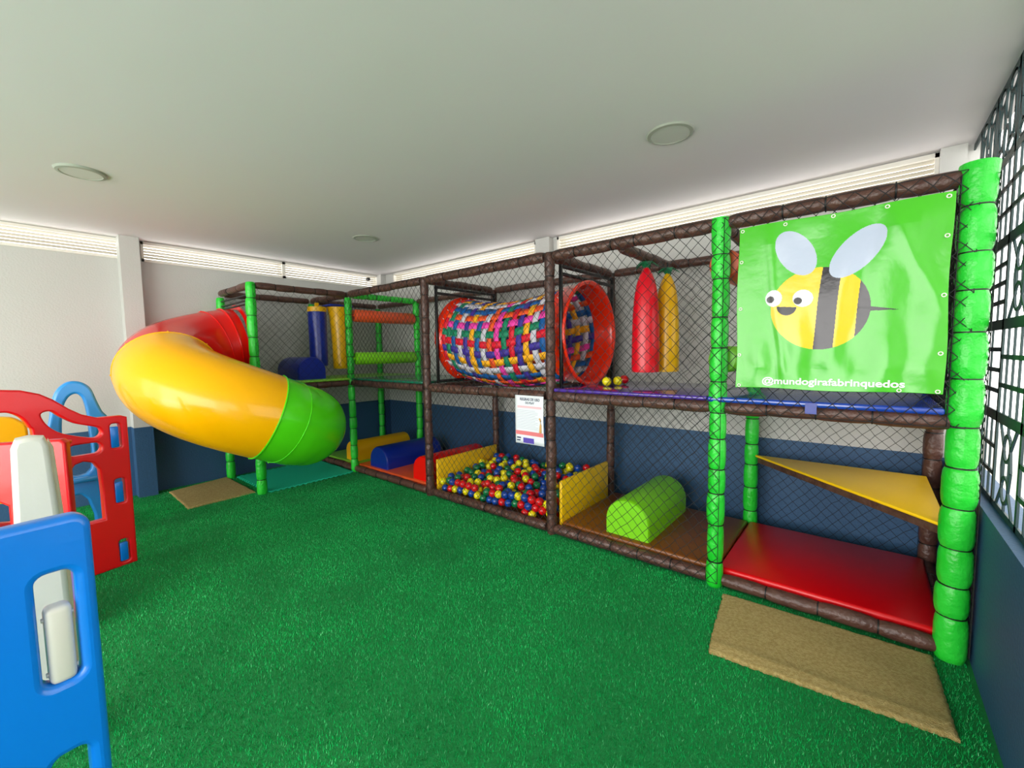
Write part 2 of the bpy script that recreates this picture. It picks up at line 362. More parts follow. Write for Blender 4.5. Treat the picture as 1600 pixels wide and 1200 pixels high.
# thin steel bars above the slide mouth
mb = MB()
for z in (ZT-.1, ZT-.16, ZT-.2): mb.sweep([(XW+.05, YP, z), (X0-.05, YP, z)], .012, 8)
link('crossbar', mb.mesh('crossbar', [M['steel']]), parent=PF)
# padded rollers across the frame
def roller(x, z, r, mt, label):
    mb = MB(); y0, y1 = YF+.07, YR-.07
    mb.sweep([(x, y0-.03, z), (x, y0, z), (x, y0+.005, z), (x, y0+.02, z), (x, y1-.02, z), (x, y1-.005, z), (x, y1, z), (x, y1+.03, z)],
             [.018, .018, r*.9, r, r, r*.9, .018, .018], 24)
    link('roller', mb.mesh('roller', [mt]), parent=PF, label=label)
roller(X0, 2.13, .085, M['mora'], 'orange padded roller'); roller(X0, 1.55, .085, M['mlim'], 'lime green padded roller')
roller(X3, 2.16, .095, M['mora'], 'orange padded roller'); roller(X3, 1.53, .09, M['mlim'], 'lime green padded roller')
# decks
def deck(name, a, b, mt, label):
    link(name, boxmesh(name, a, b, mt, .012, 3), parent=PF, label=label)
ZK0, ZK1 = 1.262, 1.292
deck('deck', (X2+.06, YF-.045, ZK0), (X3-.06, YR-.06, ZK1), M['deckp'], 'purple deck panel')
deck('deck', (X3-.055, YF-.055, ZK0-.005), (X4-.07, YR-.06, ZK1), M['deckb'], 'blue deck panel')
deck('deck', (X0+.05, YF-.03, ZK0), (X1-.05, YR-.06, ZK1), M['deckg'], 'dark green deck panel')
deck('deck', (XW+.05, YP+.05, ZK0), (X0+.03, YR-.06, ZK1), M['deckl'], 'lime green deck panel')
mb = MB(); mb.box((-.27, YF-.062, 1.222), (-.215, YF-.052, 1.285)); link('strap', mb.mesh('strap', [M['mblu']], False), parent=PF, label='blue strap')
# ball pit boards and corner shelf
link('barrier_board', boxmesh('b', (X2+.045, YF+.05, .04), (X2+.075, 3.93, .47), M['yboard'], .01, 2), parent=PF, label='yellow board')
link('barrier_board', boxmesh('b', (X1+.045, YF+.05, .04), (X1+.075, 4.06, .41), M['yboard'], .01, 2), parent=PF, label='yellow board')
mb = MB()
tri = [(X3+.04, YR-.07), (X4-.03, YR-.07), (X4-.03, YF-.03)]
def prism(mb, tri, z0, z1, mi):
    nn = len(tri); mb.add([(x, y, z0) for x, y in tri]+[(x, y, z1) for x, y in tri], [tuple(range(nn)), tuple(range(2*nn-1, nn-1, -1))]+[(i, i+nn, (i+1) % nn+nn, (i+1) % nn) for i in range(nn)], mi)
prism(mb, tri, .68, .70, 0); me = mb.mesh('corner_shelf', [M['yboard']], False); bm = bmesh.new(); bm.from_mesh(me); bmesh.ops.recalc_face_normals(bm, faces=bm.faces); bm.to_mesh(me); bm.free()
link('corner_shelf', bevel(me, .006, 2), parent=PF, label='yellow triangular shelf')
mb = MB(); prism(mb, [(X3+.06, YR-.072), (X4-.032, YR-.072), (X4-.032, YF-.01)], .635, .679, 0); me = mb.mesh('shelf_underside', [M['brown']], False)
bm = bmesh.new(); bm.from_mesh(me); bmesh.ops.recalc_face_normals(bm, faces=bm.faces); bm.to_mesh(me); bm.free(); link('shelf_base', me, parent=PF)
# square steel end frames of the tunnel
def endframe(x):
    mb = MB()
    for y in (YF+.08, YR-.1): mb.box((x-.014, y-.014, ZD+.05), (x+.014, y+.014, ZT-.06))
    for z in (ZT-.075, ZT-.14, ZD+.075): mb.box((x-.014, YF+.08, z-.014), (x+.014, YR-.1, z+.014))
    link('end_frame', bevel(mb.mesh('end_frame', [M['steel']], False), .003, 1), parent=PF)
endframe(-3.655); endframe(-2.03)

# netting
def net(name, o, du, dv, Wd, Hd, c=.074, r=.0015, sag=.012, seed=0):
    o = np.array(o, float); du = np.array(du, float); dv = np.array(dv, float); nn_ = np.cross(du, dv)
    nu = int(round(Wd/(c/2))); nv = int(round(Hd/(c/2*1.08))); 
    I, J = np.meshgrid(np.arange(nu+1), np.arange(nv+1), indexing='ij')
    U = I/nu*Wd; V = J/nv*Hd; ph = seed*1.7
    eu = np.sin(U/Wd*np.pi); ev = np.sin(V/Hd*np.pi)
    dU = .012*np.sin(V*3.1+ph+U)*eu+.006*np.sin(U*9+V*5+ph)*eu; dV = .012*np.sin(U*2.7+ph)*ev+.005*np.sin(V*8+U*6+ph)*ev-.01*eu*ev
    dN = sag*eu*ev*np.sin(U*1.9+V*1.3+ph)
    lr = np.random.default_rng(seed); dU += lr.normal(0, .0025, U.shape)*(eu > .02); dV += lr.normal(0, .0025, U.shape)*(ev > .02)
    P = o+(U+dU)[..., None]*du+(V+dV)[..., None]*dv+dN[..., None]*nn_
    A = []; Bq = []
    par = (I+J) % 2 == 0
    for dj in (1, -1):
        for i in range(nu):
            js = np.arange(nv+1); js = js[((i+js) % 2 == 0) & (js+dj >= 0) & (js+dj <= nv)]
            A.append(P[i, js]); Bq.append(P[i+1, js+dj])
    j_ = np.arange(nv)
    for i in (0, nu): A.append(P[i, :-1]); Bq.append(P[i, 1:])
    for j in (0, nv): A.append(P[:-1, j]); Bq.append(P[1:, j])
    A = np.concatenate(A); Bq = np.concatenate(Bq); N = len(A); d = Bq-A; d /= np.linalg.norm(d, axis=1, keepdims=True)
    s = np.cross(d, nn_); vs = np.empty((N, 6, 3))
    for q in range(3):
        a = 2*np.pi*q/3+.5; off = (s*np.cos(a)+nn_*np.sin(a))*r; vs[:, q] = A+off; vs[:, 3+q] = Bq+off
    b = np.arange(N)[:, None]*6
    fs = np.stack([b+np.array([0, 1, 4, 3]), b+np.array([1, 2, 5, 4]), b+np.array([2, 0, 3, 5])], 1).reshape(-1, 4)
    me = bpy.data.meshes.new('net'); me.vertices.add(N*6); me.vertices.foreach_set('co', vs.ravel())
    me.loops.add(len(fs)*4); me.loops.foreach_set('vertex_index', fs.astype(np.int32).ravel())
    me.polygons.add(len(fs)); me.polygons.foreach_set('loop_start', np.arange(0, len(fs)*4, 4, dtype=np.int32))
    me.update(calc_edges=True); me.materials.append(M['net']); link(name, me, parent=PF)
X_, Y_, Z_ = (1, 0, 0), (0, 1, 0), (0, 0, 1)
fy = YF-.056
sd = 0
for x0, x1, z0, z1 in ((X0, X1, 1.2, 2.42), (X1, X2, .04, 2.42), (X2, X3+.03, .04, 2.42), (X3+.03, X4, 1.2, 2.42)):
    sd += 1; net('net_panel', (x0, fy, z0), X_, Z_, x1-x0, z1-z0, seed=sd, c=.08, r=.0022)
for x0, x1 in zip(fx[:-1], fx[1:]):
    sd += 1; net('net_panel', (x0, YR+.062, .06), X_, Z_, x1-x0, ZT-.04, seed=sd, c=.078, r=.0018)
net('net_panel', (X0+.06, YP, 1.2), Y_, Z_, YF-YP, 1.2, seed=11, c=.1)
net('net_panel', (XW-.05, YP, .8), Y_, Z_, YR-YP, 1.6, seed=12, c=.09)
net('net_panel', (X4+.066, YF-.04, .05), Y_, Z_, YR-YF+.08, 2.34, seed=13, c=.07, r=.0024)
net('net_panel', (X4-.062, YF-.05, 1.2), Y_, Z_, YR-YF+.08, 1.2, seed=15, c=.065, r=.0028)

# ------------------------------------------------------------------ mats and soft shapes
def floor_mat(a, b, mt, label, bw=.02):
    link('play_mat', boxmesh('play_mat', a, b, mt, bw, 3), origin=((a[0]+b[0])/2, (a[1]+b[1])/2, a[2]), label=label, cat='mat')
ZM = .115
floor_mat((X3+.01, YF+.045, .001), (X4-.02, YR-.07, ZM), M['mred'], 'bright red padded mat under the yellow corner shelf')
floor_mat((X2+.08, YF+.045, .001), (X3-.0, YR-.07, ZM), M['mbro'], 'chestnut brown padded mat under the lime green half-round roll')
floor_mat((X0+.005, YF+.045, .001), (X1-.05, YR-.07, ZM-.01), M['mora'], 'orange padded mat under the blue and red half-round rolls')
floor_mat((XW+.06, YF+.045, .001), (X0-.005, YR-.07, ZM-.01), M['deckl'], 'lime green padded mat behind the green end of the slide')
# ball pit floor
floor_mat((X1+.08, YF+.045, .001), (X2+.03, YR-.07, .03), M['mbro'], 'thin brown mat on the floor of the ball pit', .005)
def half_roll(name, cx, y0, y1, z0, w, h, mt, label, axis='y', wall_frac=.35):
    # D-section: straight sides rising to a round top
    prof = [(-w/2, 0)]; hs = h-w/2 if h > w/2 else .02
    for a in np.linspace(180, 0, 21): prof.append((w/2*math.cos(math.radians(a)), hs+(h-hs)*math.sin(math.radians(a))))
    prof.append((w/2, 0)); N = len(prof); mb = MB(); vs = []
    def P(s, t, z): return (cx+s, t, z0+z) if axis == 'y' else (t, cx+s, z0+z)
    for t, sc in ((y0, .94), (y0+.012, .985), (y0+.03, 1), (y1-.03, 1), (y1-.012, .985), (y1, .94)):
        vs += [P(s*sc, t, (z-h*.45)*sc+h*.45 if z > 0 else 0) for s, z in prof]
    fs = [(j*N+i, j*N+(i+1) % N, (j+1)*N+(i+1) % N, (j+1)*N+i) for j in range(5) for i in range(N)]
    fs += [tuple(range(N-1, -1, -1)), tuple(5*N+i for i in range(N))]
    mb.add(vs, fs); me = mb.mesh(name, [mt], angle=40)
    bm = bmesh.new(); bm.from_mesh(me); bmesh.ops.recalc_face_normals(bm, faces=bm.faces); bm.to_mesh(me); bm.free()
    org = (cx, (y0+y1)/2, z0) if axis == 'y' else ((y0+y1)/2, cx, z0)
    return link(name, me, origin=org, label=label, cat='foam roll', group=None)
h1 = half_roll('foam_roll', -1.43, 3.10, 3.98, ZM+.001, .37, .30, M['mlim'], 'lime green half-round foam roll lying on the chestnut brown mat')
half_roll('foam_roll', -5.60, 3.10, 4.02, ZM-.009, .28, .27, M['myel'], 'yellow half-round foam roll behind the green corner post, left of the blue roll')
half_roll('foam_roll', -4.92, 3.10, 4.02, ZM-.009, .40, .28, M['mblu'], 'navy blue half-round foam roll on the orange mat between yellow and red rolls')
half_roll('foam_roll', -3.99, 3.09, 4.02, ZM-.009, .36, .29, M['sred'], 'red half-round foam roll on the orange mat beside the ball pit')
half_roll('foam_roll', 2.56, -6.15, -5.50, ZK1+.001, .36, .29, M['mblu'], 'dark blue half-round foam roll on the upper deck beside the slide entrance', axis='x')
# teal puzzle mat with toothed edges
def teeth(p, q, n, d=.022):
    p = np.array(p); q = np.array(q); t = (q-p)/n; nn2 = np.array([t[1], -t[0]]); nn2 = nn2/np.linalg.norm(nn2)*d; out = []
    for i in range(n):
        a = p+t*i
        out += [tuple(a), tuple(a+t*.2), tuple(a+t*.12+nn2), tuple(a+t*.62+nn2), tuple(a+t*.54)]
    return out
cs = [(-6.33, 1.90), (-5.32, 1.90), (-5.32, 2.94), (-6.33, 2.94)]
ol = []
for i in range(4): ol += teeth(cs[i], cs[(i+1) % 4], 16)
me = plate('puzzle_mat', ol, [], .016, .002, M['teal'], (0, 0, 0), (1, 0))
me.transform(Matrix(((1,0,0,0),(0,0,1,0),(0,1,0,.0165),(0,0,0,1))))
# mat outline is drawn flat in x, y
link('puzzle_mat', me, origin=(-5.8, 2.4, 0), label='teal foam puzzle mat with toothed edges below the slide exit', cat='mat')
# beige door mats with frayed edges
def rug(corners, label, curl=0):
    c = [np.array(p, float) for p in corners]; nu, nv = 70, 50; mb = MB(); vs = []
    for j in range(nv+1):
        for i in range(nu+1):
            u, v = i/nu, j/nv
            p = (c[0]*(1-u)*(1-v)+c[1]*u*(1-v)+c[2]*u*v+c[3]*(1-u)*v)
            edge = min(u, 1-u, v, 1-v)
            jx = random.uniform(-.005, .005) if edge == 0 else 0; jy = random.uniform(-.005, .005) if edge == 0 else 0
            z = .014+.0015*random.random()+(.006*math.exp(-((v-.12)/.05)**2) if curl else 0)+.003*math.sin(u*7+v*3)*math.sin(v*6)
            if edge == 0: z -= .006
            vs.append((p[0]+jx, p[1]+jy, z+.006))
    W1 = nu+1; mb.add(vs, [(j*W1+i, j*W1+i+1, (j+1)*W1+i+1, (j+1)*W1+i) for j in range(nv) for i in range(nu)])
    rim = [i for i in range(W1)]+[j*W1+nu for j in range(1, nv+1)]+[nv*W1+i for i in range(nu-1, -1, -1)]+[j*W1 for j in range(nv-1, 0, -1)]
    b = len(mb.v); low = [(vs[i][0], vs[i][1], .002) for i in rim]; R_ = len(rim)
    mb.v += low
    for i in range(R_):
        mb.f.append((rim[i], b+i, b+(i+1) % R_, rim[(i+1) % R_])); mb.mi.append(0)
    mb.f.append(tuple(b+i for i in range(R_))); mb.mi.append(0)
    org = (sum(p[0] for p in c)/4, sum(p[1] for p in c)/4, 0)
    return link('door_mat', mb.mesh('door_mat', [M['carpet']], angle=80), origin=org, label=label, cat='mat')
rug([(-.594, 2.285), (.336, 2.372), (.305, 2.96), (-.67, 2.91)], 'large beige carpet mat in front of the red padded mat', 1)
rug([(-5.44, 1.15), (-5.47, 1.80), (-6.46, 1.80), (-6.30, 1.165)], 'small beige carpet mat on the turf below the tube slide')

# ------------------------------------------------------------------ ball pit
def sphere_mesh(r, mt, seg=20, rings=12):
    bm = bmesh.new(); bmesh.ops.create_uvsphere(bm, u_segments=seg, v_segments=rings, radius=r)
    me = bpy.data.meshes.new('ball'); 
    for f in bm.faces: f.smooth = True
    bm.to_mesh(me); bm.free(); me.materials.append(mt); return me
RB = .0405
BM_ = {c: sphere_mesh(RB, M['ball_'+c]) for c in ('red', 'blue', 'yellow', 'green')}
def ball(c, p, label, group=None): 
    return link('ball', BM_[c], origin=p, label=label, cat='ball', group=group, shift=False)
x_lo, x_hi, y_lo, y_hi = X1+.12, X2-.005, YF+.085, YR-.13
def surf(x, y):
    base = .17+.10*(y-y_lo)/(y_hi-y_lo)+.05*(x-x_lo)/(x_hi-x_lo)
    return base+.022*math.sin(x*7)*math.cos(y*6+1)
pts_all = []; tries = 0; pitch = 2*RB
def ok(p, m):
    for q in pts_all:
        if abs(q[0]-p[0]) < m and abs(q[1]-p[1]) < m and (q[0]-p[0])**2+(q[1]-p[1])**2+(q[2]-p[2])**2 < m*m: return False
    return True
for x in np.arange(x_lo, x_hi, pitch*1.04):          # stacked against the front netting
    for q in range(0, 4):
        z = surf(x, y_lo)-q*pitch*.90; p = [x+(q % 2)*pitch*.5+random.uniform(-.004, .004), y_lo-.006+random.uniform(-.002, .012), z]
        if z > .075 and p[0] < x_hi+.01 and ok(p, pitch*.98): pts_all.append(p)
while len(pts_all) < 292 and tries < 60000:
    tries += 1; x = random.uniform(x_lo, x_hi); y = random.uniform(y_lo, y_hi)
    p = [x, y, surf(x, y)+random.uniform(-.075, .018)]
    if ok(p, pitch*.985): pts_all.append(p)
names_ = ['red']*28+['blue']*30+['yellow']*28+['green']*20
keep = pts_all; rest = []
for p in keep:
    c = random.choice(names_); fy_ = (p[1]-y_lo)/(y_hi-y_lo); fx_ = (p[0]-x_lo)/(x_hi-x_lo)
    zy = 'against the front netting' if fy_ < .12 else 'in the front half' if fy_ < .5 else 'in the back half'
    zx = 'at the left end' if fx_ < .2 else 'left of the middle' if fx_ < .4 else 'around the middle' if fx_ < .6 else 'right of the middle' if fx_ < .8 else 'at the right end'
    ball(c, p, '%s plastic ball %s of the ball pit, %s' % (c, zy, zx), '%s balls %s of the ball pit, %s' % (c, zy, zx))
mb = MB(); rnd = rest+[[x_lo+(x_hi-x_lo)*random.random(), y_lo+.05+(y_hi-y_lo-.05)*random.random(), .09+.05*random.random()] for _ in range(3000)]
fill = []
for p in rnd:
    if len(fill) < 200 and ok(p, pitch*.985): fill.append(p); pts_all.append(p)
rnd = fill
bm = bmesh.new(); bmesh.ops.create_uvsphere(bm, u_segments=14, v_segments=9, radius=RB); sv = [v.co.copy() for v in bm.verts]; sf = [tuple(v.index for v in f.verts) for f in bm.faces]; bm.free()
cl = ['red', 'blue', 'yellow', 'green']
for p in rnd: mb.add([(v.x+p[0], v.y+p[1], v.z+p[2]) for v in sv], sf, cl.index(random.choice(names_)))
link('balls', mb.mesh('balls', [M['ball_'+c] for c in cl], angle=80), origin=(-2.9, 3.6, .03), label='mixed coloured plastic balls lying lower down between the others in the ball pit', cat='balls', kind='stuff')
ball('yellow', (-1.745, 3.37, ZK1+RB+.001), 'yellow plastic ball on the purple deck, front one beside the red tunnel ring')
ball('yellow', (-1.700, 3.49, ZK1+RB+.001), 'yellow plastic ball on the purple deck, between the other yellow ball and the red ball')
ball('red', (-1.735, 3.70, ZK1+RB+.001), 'red plastic ball on the purple deck behind two yellow balls')

# ------------------------------------------------------------------ hanging bags
def bag(cx, cy, z0, z1, prof, mt, name, label, leaves=False, ex=1.0):
    t = thing(name, (cx, cy, z0), label, 'hanging bag'); mb = MB(); hh = z1-z0
    sp = catmull([(q, r) for q, r in prof], 5, closed=False)
    mb.sweep([(cx+ex*.0, cy, z0+hh*q) for q, r in sp], [max(.003, r) for q, r in sp], 28)
    link('body', mb.mesh('body', [mt], angle=70), parent=t)
    if leaves:
        lf = MB()
        for k_ in range(5):
            a = 2*math.pi*k_/5+.4; d = Vector((math.cos(a), math.sin(a), 0)); s = Vector((-d.y, d.x, 0)); b0 = Vector((cx, cy, z1-.005))
            p = [b0+s*.022, b0-s*.022, b0+d*.045-s*.028+Vector((0,0,.05)), b0+d*.045+s*.028+Vector((0,0,.05)), b0+d*.10+Vector((0,0,.01))]
            p += [v-Vector((0, 0, .005)) for v in p]
            lf.add(p, [(0,1,2,3),(3,2,4),(8,7,6,5),(9,7,8),(0,5,6,1),(1,6,7,2),(2,7,9,4),(4,9,8,3),(3,8,5,0)])
        link('leaf', lf.mesh('leaf', [M['leaf']], angle=30), parent=t)
    co = MB(); co.sweep([(cx, cy, z1-.01), (cx, cy, ZT-.045)], .006, 8); link('cord', co.mesh('cord', [M['net']]), parent=t)
    return t
cp = [(0, .06), (.01, .10), (.03, .112), (.3, .112), (.6, .104), (.8, .085), (.92, .055), (1, .018)]
bag(-1.45, 3.50, 1.415, 2.29, cp, M['bagr'], 'punching_bag', 'tall red chili-shaped hanging bag with green leaves above the purple deck', True)
bag(-1.36, 3.74, 1.41, 2.26, [(q, r*.92) for q, r in cp], M['bagy'], 'punching_bag', 'yellow corn-shaped hanging bag with green leaves behind the red bag', True)
t = bag(-5.93, 2.86, 1.47, 2.26, [(0, .09), (.015, .115), (.5, .118), (.97, .12), (1, .10)], M['mblu'], 'punching_bag', 'dark blue hanging bag with a yellow top band above the upper blue roll')
mb = MB(); mb.sweep([(-5.93, 2.86, 2.20), (-5.93, 2.86, 2.205), (-5.93, 2.86, 2.27), (-5.93, 2.86, 2.275)], [.10, .125, .125, .10], 28); mb.box((-5.95, 2.84, 2.27), (-5.91, 2.88, 2.33))
link('band', mb.mesh('band', [M['bagy']]), parent=t, label='yellow band')
t = bag(-5.88, 3.15, 1.42, 2.28, [(0, .08), (.015, .10), (.4, .105), (.8, .125), (1, .155)], M['bagy'], 'punching_bag', 'yellow hanging bag, wide at the top, beside the green corner post')
mb = MB(); mb.box((-5.99, 2.96, 2.282), (-5.76, 3.32, 2.315)); link('top_cloth', bevel(mb.mesh('top_cloth', [M['mblu']], False), .012, 2), parent=t, label='dark blue top cloth')

# ------------------------------------------------------------------ tube slide
TS = thing('tube_slide', (-5.1, 1.6, 0), 'big curved tube slide in red, yellow and green sections hanging off the frame at left', 'slide')
def slide_path():
    Ls, R1, ang, zs, ze, X_s, zp, R2 = .166, .616, 198.9, 1.747, .871, -5.923, 1.267, .699
    h = -math.pi/2; p = np.array([X_s, 1.84]); N = 60; tot = math.radians(ang); pts = [p.copy(), p-[0, Ls*.5]]; p = p-np.array([0, Ls])
    for i in range(N):
        tt = i/(N-1); R_ = R1+(R2-R1)*tt; pts.append(p.copy()); h += tot/N; p = p+R_*tot/N*np.array([math.cos(h), math.sin(h)])
    P = np.array(pts); s = np.r_[0, np.cumsum(np.linalg.norm(np.diff(P, axis=0), axis=1))]; s /= s[-1]
    z = zs+(ze-zs)*s**zp; P = np.c_[P, z]; P = [tuple(q) for q in P]
    zz = z[-1]; n2 = 14
    for i in range(n2):
        h += math.radians(36)/n2; p = p+.34*math.radians(36)/n2*np.array([math.cos(h), math.sin(h)]); zz -= .006; P.append((p[0], p[1], zz))
    return P
SP = slide_path(); RS = .430; NSP = len(SP)
def ringpts(i, r, n=56):
    t = Vector(SP[min(i+1, NSP-1)])-Vector(SP[max(i-1, 0)]); t.normalize(); u = Vector((0,0,1)).cross(t).normalized(); w = t.cross(u)
    return [Vector(SP[i])+u*math.cos(a)*r+w*math.sin(a)*r for a in np.linspace(0, 2*math.pi, n, endpoint=False)], t
def section(i0, i1, mt, label, taper=None):
    mb = MB(); n_ = 56; rs = []
    idx = list(range(i0, i1+1)); prof = []
    for i in idx: prof.append((i, RS if taper is None else taper(i)))
    prof += [(i, r-.014) for i, r in reversed(prof)]
    vs = []
    for i, r in prof: vs += ringpts(i, r, n_)[0]
    K = len(prof); fs = [(j*n_+k_, j*n_+(k_+1) % n_, ((j+1) % K)*n_+(k_+1) % n_, ((j+1) % K)*n_+k_) for j in range(K) for k_ in range(n_)]
    mb.add(vs, fs); me = mb.mesh('slide_section', [mt], angle=50)
    bm = bmesh.new(); bm.from_mesh(me); bmesh.ops.recalc_face_normals(bm, faces=bm.faces); bm.to_mesh(me); bm.free()
    return link('slide_section', me, parent=TS, label=label)
S1, S2 = 26, 54
s_r = section(0, S1, M['sred'], 'red slide section'); s_y = section(S1, S2, M['syel'], 'yellow slide section')
s_g = section(S2, NSP-1, M['sgrn'], 'green slide exit section', taper=lambda i: RS if i < NSP-8 else RS-.05*((i-(NSP-8))/7)**2)
def lip(i, r, mt, rr=.010, name='flange', nb=8):
    pts, t = ringpts(i, r); mb = MB(); mb.sweep(pts, rr, 8, closed=True, up=t); fo = link(name, mb.mesh(name, [mt]), parent=TS)
    mb = MB(); pts, t = ringpts(i, r+.008, nb)
    for p in pts:
        c = Vector(SP[i]); d = (p-c).normalized(); mb.sweep([p-d*.004, p+d*.004], .006, 8)
    link('bolts', mb.mesh('bolts', [mt]), parent=fo)
lip(1, RS+.004, M['sred'], .012); lip(4, RS+.002, M['sred'], .007, 'rib'); lip(S1, RS+.001, M['syel'], .006); lip(S2, RS+.002, M['sgrn'], .008); lip(S2+4, RS, M['sgrn'], .005, 'rib')
mb = MB(); c = Vector(SP[0]); N_ = 56
vs = [c+Vector((math.cos(a)*r, dy, math.sin(a)*r)) for r, dy in ((RS-.01, .015), (RS+.045, .015), (RS+.045, 0), (RS-.01, 0)) for a in np.linspace(0, 2*math.pi, N_, endpoint=False)]
mb.add(vs, [(j*N_+k_, j*N_+(k_+1) % N_, ((j+1) % 4)*N_+(k_+1) % N_, ((j+1) % 4)*N_+k_) for j in range(4) for k_ in range(N_)])
link('mounting_ring', mb.mesh('mounting_ring', [M['sred']], angle=30), parent=TS)

# ------------------------------------------------------------------ woven rope tunnel
TN = thing('woven_tunnel', (-2.87, 3.57, 1.3), 'woven tunnel of multicoloured fabric strips between two red rings on the upper level', 'crawl tunnel')
TX0, TX1, TY, TZ, TR = -3.62, -2.20, 3.57, 1.765, .455
def tcen(x):
    t = (x-TX0)/(TX1-TX0); return (x, TY-.03*math.sin(math.pi*t), TZ-.085*math.sin(math.pi*t))
wc = [('blue', (0, 88, 160)), ('orange', (240, 84, 24)), ('pink', (240, 60, 170)), ('green', (0, 128, 92)), ('red', (222, 10, 44)), ('purple', (62, 44, 150)), ('yellow', (250, 176, 16)), ('white', (206, 202, 214))]
WM = [mat('strip_'+n_, c_, .6, bump=.4, bscale=60) for n_, c_ in wc]
rows, cols = 30, 16
mb = MB(); hw = .037
for i in range(rows):
    a = 2*math.pi*i/rows; ci = (i+5) % 8; K = cols*8; vs = []
    for k_ in range(K+1):
        t = k_/K; x = TX0+(TX1-TX0)*t; c = tcen(x); ph = math.cos(math.pi*(t*cols-.5+i)) ; r = TR+.0045*ph; wv = hw*(1-.14*abs(math.sin(math.pi*(t*cols-.5)))**2)
        am = a+.02*math.sin(t*9+i)
        for s in (-1, 1):
            aa = am+s*wv/TR; vs.append((c[0], c[1]+r*math.cos(aa), c[2]+r*math.sin(aa)))
    mb.add(vs, [(2*k_, 2*k_+1, 2*k_+3, 2*k_+2) for k_ in range(K)], ci)
order = [4, 3, 0, 7, 5, 6, 0, 7, 1, 2, 3, 4, 5, 6, 7, 0, 1]
for j in range(cols):
    t0 = (j+.5)/cols; ci = order[j % len(order)]; K = rows*6; vs = []
    for k_ in range(K+1):
        a = 2*math.pi*k_/K; ph = -math.cos(math.pi*(a/(2*math.pi)*rows+j)); r = TR+.0045*ph; wv = .034*(1-.14*abs(math.sin(math.pi*a/(2*math.pi)*rows)))
        for s in (-1, 1):
            x = TX0+(TX1-TX0)*t0+s*wv+.008*math.sin(a*3+j); c = tcen(x); vs.append((c[0], c[1]+r*math.cos(a), c[2]+r*math.sin(a)))
    mb.add(vs, [(2*k_, 2*k_+2, 2*k_+3, 2*k_+1) for k_ in range(K)], ci)
me = mb.mesh('webbing', WM, angle=80)
o_ = link('webbing', me, parent=TN, label='multicoloured woven fabric strips'); sol = o_.modifiers.new('thick', 'SOLIDIFY'); sol.thickness = .0025
def tring(x0, x1, flip):
    # short red tube with a rolled flange at the outer end (x1)
    d = 1 if x1 > x0 else -1; prof = [(x0, TR-.012), (x0, TR+.006), (x1-d*.045, TR+.012), (x1-d*.03, TR+.03), (x1-d*.012, TR+.040), (x1, TR+.036), (x1+d*.004, TR+.02), (x1-d*.006, TR+.002), (x1-d*.03, TR-.012)]
    n_ = 64; vs = []
    for x, r in prof: vs += [(x, TY+r*.99*math.cos(a), TZ+r*math.sin(a)) for a in np.linspace(0, 2*math.pi, n_, endpoint=False)]
    K = len(prof); mb = MB(); mb.add(vs, [(j*n_+k_, j*n_+(k_+1) % n_, ((j+1) % K)*n_+(k_+1) % n_, ((j+1) % K)*n_+k_) for j in range(K) for k_ in range(n_)])
    me = mb.mesh('ring', [M['ring']], angle=60); bm = bmesh.new(); bm.from_mesh(me); bmesh.ops.recalc_face_normals(bm, faces=bm.faces); bm.to_mesh(me); bm.free()
    rg = link('ring', me, parent=TN, label='red plastic ring'); mb = MB()
    for a in np.linspace(0, 2*math.pi, 24, endpoint=False):
        for q in (.3,):
            x = x0+(x1-x0)*q; p = Vector((x, TY+(TR-.012)*math.cos(a+q), TZ+(TR-.012)*math.sin(a+q))); nn = Vector((0, math.cos(a+q), math.sin(a+q)))
            mb.sweep([p-nn*.003, p+nn*.03], .0045, 6)
    link('rivets', mb.mesh('rivets', [M['white']]), parent=rg)
tring(TX1-.02, -2.00, 0); tring(TX0+.03, -3.69, 0)

# ------------------------------------------------------------------ bee banner
BN = thing('banner', (-.17, 2.92, 1.36), 'green vinyl banner with a cartoon bee tied to the front netting', 'banner')
bx0, bx1, bz0, bz1 = -.628, .285, 1.363, 2.322; BY = 2.915
def wav(x, z):
    u = (x-bx0)/(bx1-bx0); v = (z-bz0)/(bz1-bz0); e_ = min(1, 6*min(u, 1-u)+.25)*min(1, 6*min(v, 1-v)+.25)
    w = .007*math.sin(26*u+5*(1-v)*(u-.5))*(1-v)**1.3+.006*math.sin(8*(u-v)+2)*(.3+u)+.002*math.sin(19*(u+.8*v)+3*math.sin(5*v))
    w += .008*math.exp(-((u-.16-.12*(1-v))/.025)**2)*(1-v*.4)+.007*math.exp(-((u+v*.45-1.18)/.04)**2)-.006*math.exp(-((u-.62-.2*(v-.5))/.05)**2)
    return w*e_
def bee(x, z):
    def ell(cx, cz, a, b, deg):
        c, s = math.cos(math.radians(deg)), math.sin(math.radians(deg)); p = (x-cx)*c+(z-cz)*s; q = -(x-cx)*s+(z-cz)*c; return (p/a)**2+(q/b)**2 < 1
    if (x+.450)**2+(z-1.881)**2 < .0195**2 or (x+.315)**2+(z-1.866)**2 < .0195**2: return 2
    if ell(-.434, 1.887, .042, .048, 0) or ell(-.292, 1.880, .048, .048, 0): return 3
    if (x+.369)**2+(z-1.834)**2 < .048**2 and z < 1.8345-.075*(x+.369): return 2
    if ell(-.065, 2.103, .150, .082, 51) or ell(-.338, 2.135, .140, .082, 122): return 4
    if (x+.223)**2+(z-1.819)**2 < .2255**2:
        l1 = -.226+(z-1.819)*.090; l2 = -.139+(z-1.819)*.085; l3 = -.052+(z-1.819)*.083
        if abs(z-1.80-(.05-x)*.10) < .006+.0*(x) and x > l3: return 2
        return 1 if x < l1 else 5 if x < l2 else 1 if x < l3 else 5
    if x > -.01 and x < .112 and abs(z-(1.8-.0145*(x/.1)-.0)) < .012*(.112-x)/.112: return 2
    return 0
